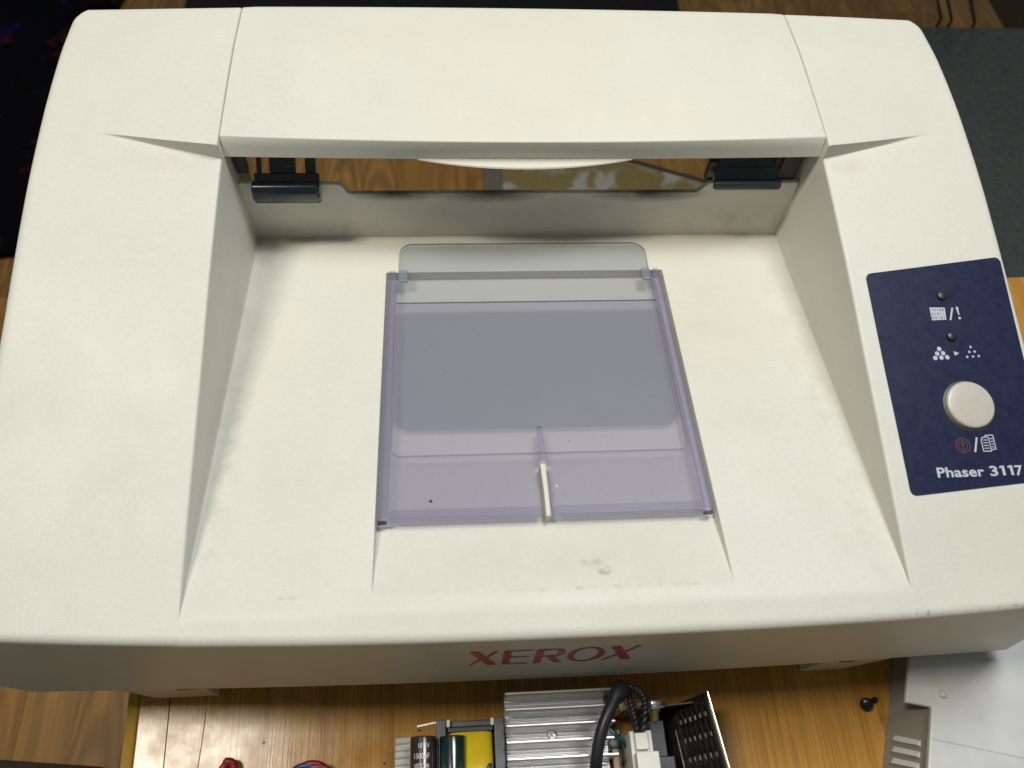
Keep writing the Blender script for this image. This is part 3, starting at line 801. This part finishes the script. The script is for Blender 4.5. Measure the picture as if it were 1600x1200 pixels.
chair = thing('chair', (700, 600, -750), 'chair with dark charcoal felt seat standing behind the table', 'chair')
MB().prism(rounded(420, 930, 370, 806, 28, 6), -350, -300).build('seat', M['felt'], chair, bevel=12, seg=4)
for x, y in ((450, 400), (900, 400), (450, 780), (900, 780)):
    MB().tube([(x, y, -750), (x, y, -350)], 11, 12).build('leg', M['darksteel'], chair)
for (ua, va), (ub, vb) in (((1470, 30), (1458, -40)), ((1487, 32), (1473, -40)), ((1523, 36), (1509, -40))):
    p = at(ua, va, -306); q = at(ub, vb, -150)
    MB().tube([(p[0], p[1], -330), p, q], 1.8, 10).build('back_rod', M['darksteel'], chair)

# black floral cloth, heaped on the left
nx, ny = 46, 70; vs = []
rr = random.Random(3)
ph = [(rr.uniform(.006, .03), rr.uniform(.006, .03), rr.uniform(0, 6), rr.uniform(2, 9)) for _ in range(14)]
for j in range(ny):
    for i in range(nx):
        x = -1450+765*i/(nx-1); y = 818+800*j/(ny-1)
        h = sum(a*math.sin(x*kx+y*ky+p0) for kx, ky, p0, a in ph)
        e = min(1, (x+1450)/40, (-685-x)/30, (y-818)/30, (1618-y)/40)
        z = -722+h*.32
        z = -747+(z+747)*min(1, max(0, e))**.5
        vs.append((x+6*math.sin(y*.03), y+8*math.sin(x*.025)-(12 if j == 0 else 0), z))
fs = [(j*nx+i, j*nx+i+1, (j+1)*nx+i+1, (j+1)*nx+i) for j in range(ny-1) for i in range(nx-1)]
cl = MB().add(vs, fs).build('floral_cloth', M['floral'], smooth=180)
sm = cl.modifiers.new('thickness', 'SOLIDIFY'); sm.thickness = .003
tag(cl, 'black cloth with red, blue and green floral print spread on the floor at the left', 'cloth')
bm_ = slab('black_mat', rounded(-560, 462, 1385, 1900, 40, 5), -749, -738, M['black'], bevel=3)
tag(bm_, 'black mat lying on the floor beyond the printer, at the top edge', 'mat')
st = thing('stool', (-420, -150, -750), 'dark brown wooden stool with only its seat edge at the bottom left', 'stool')
p, q = at(-40, 1184, -300), at(158, 1197.5, -300)
MB().prism([(p[0]-120, p[1]+12), (p[0], p[1]), (q[0], q[1]), (q[0]-8, q[1]-260), (p[0]-120, p[1]-260)], -325, -300).build('seat', M['brownwood'], st, bevel=2)
for dx, dy in ((-250, -30), (-60, -30), (-250, -220), (-60, -220)):
    MB().box(q[0]+dx-14, q[0]+dx+14, q[1]+dy-14, q[1]+dy+14, -750, -325).build('leg', M['brownwood'], st, bevel=1)

# ================================================================== power supply lying on its edge in front
psu = thing('power_supply', (5, -48, -30), 'open power supply board with ribbed heat sink, capacitors and black cable', 'circuit board')
MB().box(-58, 72, -48, -46.4, -29.6, 22).build('circuit_board', M['pcb'], psu)
# heat sink
b = MB(); b.box(-13.6, 24.2, -46.4, -7.6, -11., -8.6)
for k in range(7):
    y = -7.6-5.5*k
    for d in (1.75, 3.0, 4.2):
        if y-d < -45: continue
        b.loft([[(x, y-d+.55*math.cos(a), -8.7+.75*math.sin(a)) for a in (0, .6, 1.2, PI/2, PI-1.2, PI-.6, PI)] for x in (-13.6, 24.2)])
hs = b.build('heat_sink', M['alu'], psu, smooth=50)
for k in range(7):
    y = -7.0-5.5*k; e = 25.6 if k % 2 == 0 else 24.6
    MB().loft([[(x, y-1.2, -8.6), (x, y, -8.6), (x, y+.02, 4.4), (x, y-.2, 4.9), (x, y-.55, 5.0), (x, y-.9, 4.9), (x, y-1.1, 4.4)] for x in (-13.9, e)]).build('fin', M['alu'], hs, smooth=50)
MB().box(6, 22, -46.4, -36, -29.5, -11.).build('heat_sink_leg', M['alu'], hs)
MB().lathe([(1.9, 0), (1.9, .5), (1.5, .9), (.9, .95), (.8, .6), (.2, .5)], (3.6, -20.9, -8.0), (0, 0, 1), 24).build('rivet', M['steel'], hs)
# capacitors
def capacitor(cx, r, yt, zc, mat):
    prof = [(.5, 0), (r-1.2, 0), (r-.9, .05), (r-.55, -.15), (r-.15, -.05), (r, -.7), (r, -(46.4+yt))]
    prof = [(a, h) for a, h in prof]
    return MB().lathe(prof, (cx, yt, zc), (0, 1, 0), 48).build('capacitor', mat, psu, smooth=50)
c1 = capacitor(-43.8, 4.75, -20.3, 1.0, M['capbrown'])
c2 = capacitor(-33.4, 4.75, -20.6, 1.0, M['capgreen'])
def wrap(cx, zc, r, u, y):       # u: distance along the sleeve from its topmost line
    a = u/r; return (cx+r*math.sin(a), y, zc+r*math.cos(a))
def sleeve_text(body, size, u0, y0, cx, rot, mat, parent, bold=.0, wid=1.):
    v, f = text_polys(body, size, bold)
    vs = []
    for p in v:
        a, c_ = p[0]*wid, p[1]
        u, y = (u0+a, y0+c_) if not rot else (u0-c_, y0+a)
        vs.append(wrap(cx, 1.0, 4.79, u, y))
    b = MB(); b.add(vs, f); return b.build('sleeve_print', mat, parent, smooth=0)
sleeve_text('10   V', 2.3, -1.9, -24.3, -43.8, False, M['captext'], c1, .03, .78)
sleeve_text('1500µF', 2.5, -3.6, -27.7, -43.8, False, M['captext'], c1, .03, .80)
sleeve_text('105°C(M)', 2.0, -3.5, -30.7, -43.8, False, M['captext'], c1, .03, .72)
sleeve_text('105°C  1000µF', 2.0, -2.6, -42, -33.4, True, M['captext2'], c2, .02)
sleeve_text('470µF 25V', 2.0, 3.9, -38, -33.4, True, M['captext2'], c2, .02)
sleeve_text('105°C', 2.0, -5.6, -36, -33.4, True, M['captext2'], c2, .02)
# transformer
b = MB(); b.box(-39.4, -35.6, -46, -14.3, -22, -2).box(-18.2, -14.3, -46, -14.3, -22, -2).box(-35.6, -18.2, -17.2, -14.9, -22, -3.4)
tr = b.build('transformer_core', M['ferrite'], psu, bevel=.5)
MB().box(-35.2, -18.6, -19.2, -17.3, -20, -.9).build('bobbin', M['bobbin'], tr, bevel=.4)
for xx in (-35.5, -19.4): MB().box(xx, xx+1.3, -17.2, -14.6, -3.5, -1.4).build('bobbin_tab', M['whitenylon'], tr, bevel=.3)
secs = []
for y in (-19.3, -19.6, -45.9):
    k = .96 if y == -19.3 else 1.; sec = []
    for j in range(13):
        a = PI*j/12; sec.append((-26.9-8.2*k*math.copysign(abs(math.cos(a))**.45, math.cos(a)), y, -7+8.0*k*math.sin(a)**.5))
    sec += [(-18.7, y, -20), (-35.1, y, -20)]; secs.append(sec)
MB().loft(secs).build('winding', M['yellow'], tr, smooth=50)
MB().prism([(-46.5, -16.0), (-38.8, -14.8), (-38.8, -14.2), (-46.5, -15.4)], -9, -7.5).build('core_clip', M['steel'], tr)
# small parts by the coil
MB().lathe([(2.6, 0), (2.6, 6), (1.6, 7.4), (.2, 7.6)], (-24.6, -37.5, -4), (.1, .6, .8), 20).build('black_bead', M['bobbin'], psu)
MB().tube([(-21.5, -46, 1), (-21.8, -38, 3), (-20.6, -31.5, 2), (-20.2, -30.6, 0)], .9, 10).build('teal_lead', M['teal'], psu)
MB().tube([(-16.5, -46, 2), (-15.8, -38, 3), (-14.8, -33, 1)], 1.1, 10).build('orange_lead', M['redwire'], psu)
# ribbon cable end
b = MB()
for k in range(7): b.tube([(-54.6, -20.0-2.4*k, -12), (-47.0, -19.7-2.4*k, -11.6)], 1.22, 8)
b.build('ribbon_cable', M['ribbon'], psu)
# black cable, splitting into two braided tails that reach the white connector
P = [at(926, 1330, -12), at(929, 1235, 2), at(931, 1200, 7), at(934, 1172, 10), at(940, 1143, 12), at(949, 1117, 13), at(959, 1096, 13), at(968, 1079, 12), at(973, 1071, 11)]
def smooth_path(P, n=6):
    P = [Vector(p) for p in P]; out = []
    for i in range(len(P)-1):
        a, b_, c, d = P[max(i-1, 0)], P[i], P[i+1], P[min(i+2, len(P)-1)]
        for k in range(n):
            t = k/n; out.append(.5*((2*b_)+(c-a)*t+(2*a-5*b_+4*c-d)*t*t+(3*b_-a-3*c+d)*t**3))
    return out+[P[-1]]
cb = MB().tube(smooth_path(P), 2.25, 16, rfn=lambda t: 2.2 if t < .75 else 2.2+1.0*math.sin((t-.75)/.25*PI*.8)).build('cable', M['rubber'], psu, smooth=60)
def braid(path, name, R=1.05, tw=5.5):
    pp = smooth_path(path, 8); b = MB()
    for s in (0, PI):
        q = []
        for i, p in enumerate(pp):
            d = (pp[min(i+1, len(pp)-1)]-pp[max(i-1, 0)]).normalized(); u = d.cross(Vector((0, 0, 1))).normalized(); w_ = d.cross(u)
            a = s+i/(len(pp)-1)*2*PI*tw; q.append(p+(u*math.cos(a)+w_*math.sin(a))*R*.55)
        b.tube(q, R*.75, 8)
    return b.build(name, M['rubber'], cb, smooth=60)
braid([at(974, 1072, 10), at(981, 1084, 9), at(986, 1102, 8), at(990, 1120, 6), at(995, 1142, 3)], 'cable_tail')
braid([at(976, 1072, 11), at(996, 1078, 10), at(1006, 1092, 9), at(1007, 1112, 7), at(1003, 1142, 3)], 'cable_tail', 1.2)
# connector
x0, y0, _ = at(986, 1140, 6); x1, _, _ = at(1021, 1138, 6)
b = MB(); b.box(x0, x1, -46.4, y0, -18, 2.0); cn = b.build('connector', M['whitenylon'], psu, bevel=.5)
MB().box(x0+1.5, x1-1.9, y0-6.6, y0-.9, 1.9, 4.0).build('connector_latch', M['whitenylon'], cn, bevel=.4)
MB().box(x0+.9, x1+.9, -46.4, y0-7.4, 1.0, 6.2).build('connector_shell', M['whitenylon'], cn, bevel=.4)
# tan coil and teal wire between heat sink and connector
MB().box(25.6, 28.4, -46.4, -26.5, -24, -9).build('coil', M['tan'], psu, bevel=.5)
MB().tube(smooth_path([at(950, 1135, -6), at(962, 1148, -5), at(972, 1157, -5), at(978, 1166, -8)]), .7, 8).build('teal_lead', M['teal'], psu)
MB().box(25.4, 31, -46.4, -19, -29, -16).build('filter_block', M['capgreen'], psu, bevel=.5)
# earth lead with crimped eye
MB().tube(smooth_path([at(960, 1110, -3), at(972, 1105, -3), at(985, 1104, -4)]), 1.0, 10).build('earth_lead', M['brass'], psu)
MB().tube([at(968, 1106, -3), at(976, 1104, -3)], 1.35, 10).build('crimp', M['whitenylon'], psu)
MB().tube([at(994, 1103, -4), at(1002, 1101, -4)], 1.5, 10).build('crimp', M['steel'], psu)
# bracket: back flange with the screw, perforated wall leaning outwards
b = MB(); b.prism([(31.5, -13.6), (58.8, -12.0), (58.8, -12.8), (31.5, -14.4)], -29, -4)
br = b.build('bracket', M['darksteel'], psu, bevel=.15)
A0, A1 = Vector((46.5, -13.4, -25)), Vector((61.2, -10.2, 5)); B0, B1 = Vector((49.4, -46.4, -25)), Vector((66.0, -46.4, 5))
def wallp(s, t):      # s across (low to high edge), t along
    p = (A0.lerp(A1, s)).lerp(B0.lerp(B1, s), t); p.z += 3.5*math.sin(PI*s)*-1; return p
ss = [0, .2, .4]; cols = [.40]
for k in range(6): cols += [.42+k*.078, .42+k*.078+.038]
cols = [0, .2, .36]+[c_ for k in range(6) for c_ in (.48+k*.080, .48+k*.080+.034)]+[.93, 1.0]
rws = [0.]+[v for k in range(5) for v in (.16+k*.19, .16+k*.19+.052)]+[1.0]
vs = [tuple(wallp(s, t)) for t in rws for s in cols]; nc_ = len(cols); fs = []
for j in range(len(rws)-1):
    for i in range(nc_-1):
        hole = (j % 2 == 1) and 3 <= i < 3+12 and (i-3) % 2 == 0
        if not hole: fs.append((j*nc_+i, j*nc_+i+1, (j+1)*nc_+i+1, (j+1)*nc_+i))
pw = MB().add(vs, fs).build('perforated_wall', M['darksteel'], br, smooth=60)
so = pw.modifiers.new('thickness', 'SOLIDIFY'); so.thickness = .0008; so.offset = 0
MB().loft([[tuple(wallp(s, t)+Vector((.45, 0, -.6))) for s, t in ((.38, .1), (.92, .1), (.92, 1), (.38, 1))], [tuple(wallp(s, t)+Vector((.9, 0, -1.1))) for s, t in ((.38, .1), (.92, .1), (.92, 1), (.38, 1))]]).build('pale_backing', M['whitenylon'], br)  # pale sheet added behind the holes so they show bright
MB().tube([tuple(wallp(1.0, t)+Vector((.1, 0, .1))) for t in (0, .15, .3, .5, .75, 1)], .42, 8).build('cut_edge', M['steel'], br)
MB().tube([tuple(wallp(s, 0)+Vector((0, .1, .1))) for s in (.55, .8, 1)], .3, 8).build('cut_edge', M['steel'], br)
MB().tube([tuple(wallp(.36, t)+Vector((-.2, 0, .9))) for t in (.25, .5, .75, 1)], .25, 6).build('inner_edge', M['steel'], br)
MB().box(41, 47.5, -46.4, -17, -27, -12).build('socket_body', M['bobbin'], psu, bevel=.6)
MB().box(42, 49, -46.4, -30, -14, -8).build('socket_body', M['bobbin'], psu, bevel=.6)
sw = MB().lathe([(5.1, 0), (5.1, .7), (4.9, .75)], (41.6, -13.4, -1.5), (-.05, 1, .34), 36).build('washer', M['steel'], br)
MB().lathe([(3.7, .75), (3.75, 1.5), (3.3, 2.4), (2.2, 2.9), (.3, 3.0)], (41.6, -13.4, -1.5), (-.05, 1, .34), 32).build('screw_head', M['steel'], sw)
MB().lathe([(2.6, 0), (2.6, -1.6), (1.75, -1.7), (1.75, -5.0), (1.2, -5.4)], (41.6, -13.6, -1.5), (-.05, 1, .34), 24).build('screw_shank', M['brass'], sw)

# loose wires at the lower edge
w1 = MB(); p = at(355, 1192, -25)
w1.tube(smooth_path([(p[0]-2, p[1]-22, -27), (p[0]-3.0, p[1]-6, -26), (p[0]-.6, p[1]-.5, -25.5), (p[0]+.2, p[1]+.4, -25), (p[0]+2.6, p[1]-2.2, -26), (p[0]+4, p[1]-20, -28)]), 1.5, 10)
wo = w1.build('wire', M['redwire'], smooth=60); tag(wo, 'dark red wire end on the table left of the blue and red loop', 'wire')
wl = thing('wire_bundle', (-89, -34, -30), 'bundle of red and blue wires arching beside the brown capacitor', 'wires')
for k, (m, dy, dx) in enumerate(((M['redwire'], 0, 0), (M['bluewire'], -1.6, -3.0), (M['redwire'], -2.4, 2.5), (M['bluewire'], -3.4, 1.0))):
    p = at(488+dx*3, 1193-dy*2.2, -22)
    MB().tube(smooth_path([(p[0]-11, p[1]-20, -28), (p[0]-8.5, p[1]-5.5, -26), (p[0]-4.5, p[1]-1.2, -23), (p[0], p[1], -22), (p[0]+4.6, p[1]-1.6, -23), (p[0]+9.5, p[1]-8, -26), (p[0]+14, p[1]-22, -28)]), 1.25, 10).build('strand', m, wl, smooth=60)

# black screw lying on the table
sc = thing('screw', (138.7, -12.6, -30), 'small black screw lying alone on the table by the grey panel', 'screw')
p = at(1358, 1099, -27)
MB().lathe([(.5, 0), (2.5, .1), (2.7, .8), (2.3, 2.0), (1.3, 2.5)], (p[0]-.6, p[1], -28.4), (-.35, -.35, .87), 24).build('screw_head', M['blackscrew'], sc)
MB().lathe([(1.2, 0), (1.2, 4.5), (.4, 5.6)], (p[0]-.2, p[1]+.2, -28.6), (.93, .30, -.08), 16).build('screw_shank', M['blackscrew'], sc)
# crumbs
for u, v, r in ((411, 1160, .55), (655, 1141, .45), (600, 1193, .4)):
    q = at(u, v, -29.6); cr = MB().lathe([(.2, 0), (r, .2), (r*.8, .6), (.1, .8)], (q[0], q[1], -30), (.1, .1, 1), 7).build('crumb', M['whitenylon'] if u == 411 else M['brownwood'])
    tag(cr, {411: 'tiny pale crumb on the table between the two loose wires and the foot', 655: 'tiny dark crumb on the table behind the brown capacitor', 600: 'tiny dark crumb on the table left of the ribbon cable'}[u], 'crumb')

# ================================================================== light grey side panel, lower right
sp = thing('side_panel', (190, -30, -30), 'light grey plastic printer side panel with vent slots lying on the table', 'panel')
ZP = -6.
o2 = lambda u, v, z=ZP: at(u, v, z)[:2]
k0, k1, k2, k3 = o2(1424, 1000), o2(1415, 1097), o2(1456, 1105), o2(1446, 1270)
plate = [k0, k1, k2, k3, (k3[0]+120, k3[1]-40), (260, -20), (262, 6), (k0[0]+10, k0[1]+8)]
MB().prism(plate, ZP-2.6, ZP).build('panel_sheet', M['grey'], sp, bevel=.7)
q = at(1472, 1085, ZP)
MB().lathe([(1.5, 0), (1.45, .7), (1.0, 1.3), (.2, 1.5)], q, (0, 0, 1), 20).build('boss', M['grey'], sp)
for (u, v), (u2, v2) in (((1457, 1154), (1640, 1192)),):
    a, c_ = at(u, v, ZP), at(u2, v2, ZP); MB().tube([(a[0], a[1], ZP-.1), (c_[0], c_[1], ZP-.1)], .45, 8).build('ridge', M['grey'], sp)
for (u, v, r_) in ((1484, 1030, .9), (1522, 1052, .5), (1462, 1058, .6)):
    q2 = at(u, v, ZP); MB().lathe([(r_, 0), (r_*.95, .18), (.1, .22)], q2, (0, 0, 1), 16).build('moulding_mark', M['grey'], sp)
a, c_ = at(1441, 1021, ZP), at(1462, 1019, ZP)
MB().prism([(a[0], a[1]), (c_[0], c_[1]), (c_[0]+.6, c_[1]+2.5), (a[0]+.8, a[1]+2.5)], ZP, ZP+1.6).build('panel_dark_notch', M['taupe'], sp, bevel=.2)  # raised taupe piece standing for a small dark notch
# side wall with vent slats, down to the table; its taupe colour imitates shade
def WP(s, t, lift=0.):    # s: 0 at table .. 1 under the sheet, t: along (0 far, 1 near)
    a0, a1 = Vector(at(1397, 1010, -29.5)), Vector(at(1373, 1270, -29.5))
    b0, b1 = Vector(at(1462, 1010, -8.7)), Vector(at(1447, 1270, -8.7))
    n = (b0-a0).cross(a1-a0).normalized(); n = n if n.z > 0 else -n
    return a0.lerp(a1, t).lerp(b0.lerp(b1, t), s)+n*lift
def tv(v): return (v-1010)/260.
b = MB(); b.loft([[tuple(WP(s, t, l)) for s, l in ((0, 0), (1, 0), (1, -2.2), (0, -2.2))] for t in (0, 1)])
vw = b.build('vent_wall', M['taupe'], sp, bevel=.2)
for k in range(6):
    t0, t1 = tv(1152+k*17.2), tv(1161+k*17.2); sl = .055
    b = MB(); b.loft([[tuple(WP(s, t0+sl*s, .15)), tuple(WP(s, t1+sl*s, 1.3)), tuple(WP(s, t1+sl*s, -.4)), tuple(WP(s, t0+sl*s, -.4))] for s in (.22, .80)])
    b.build('vent_slat', M['grey'], vw, bevel=.1)
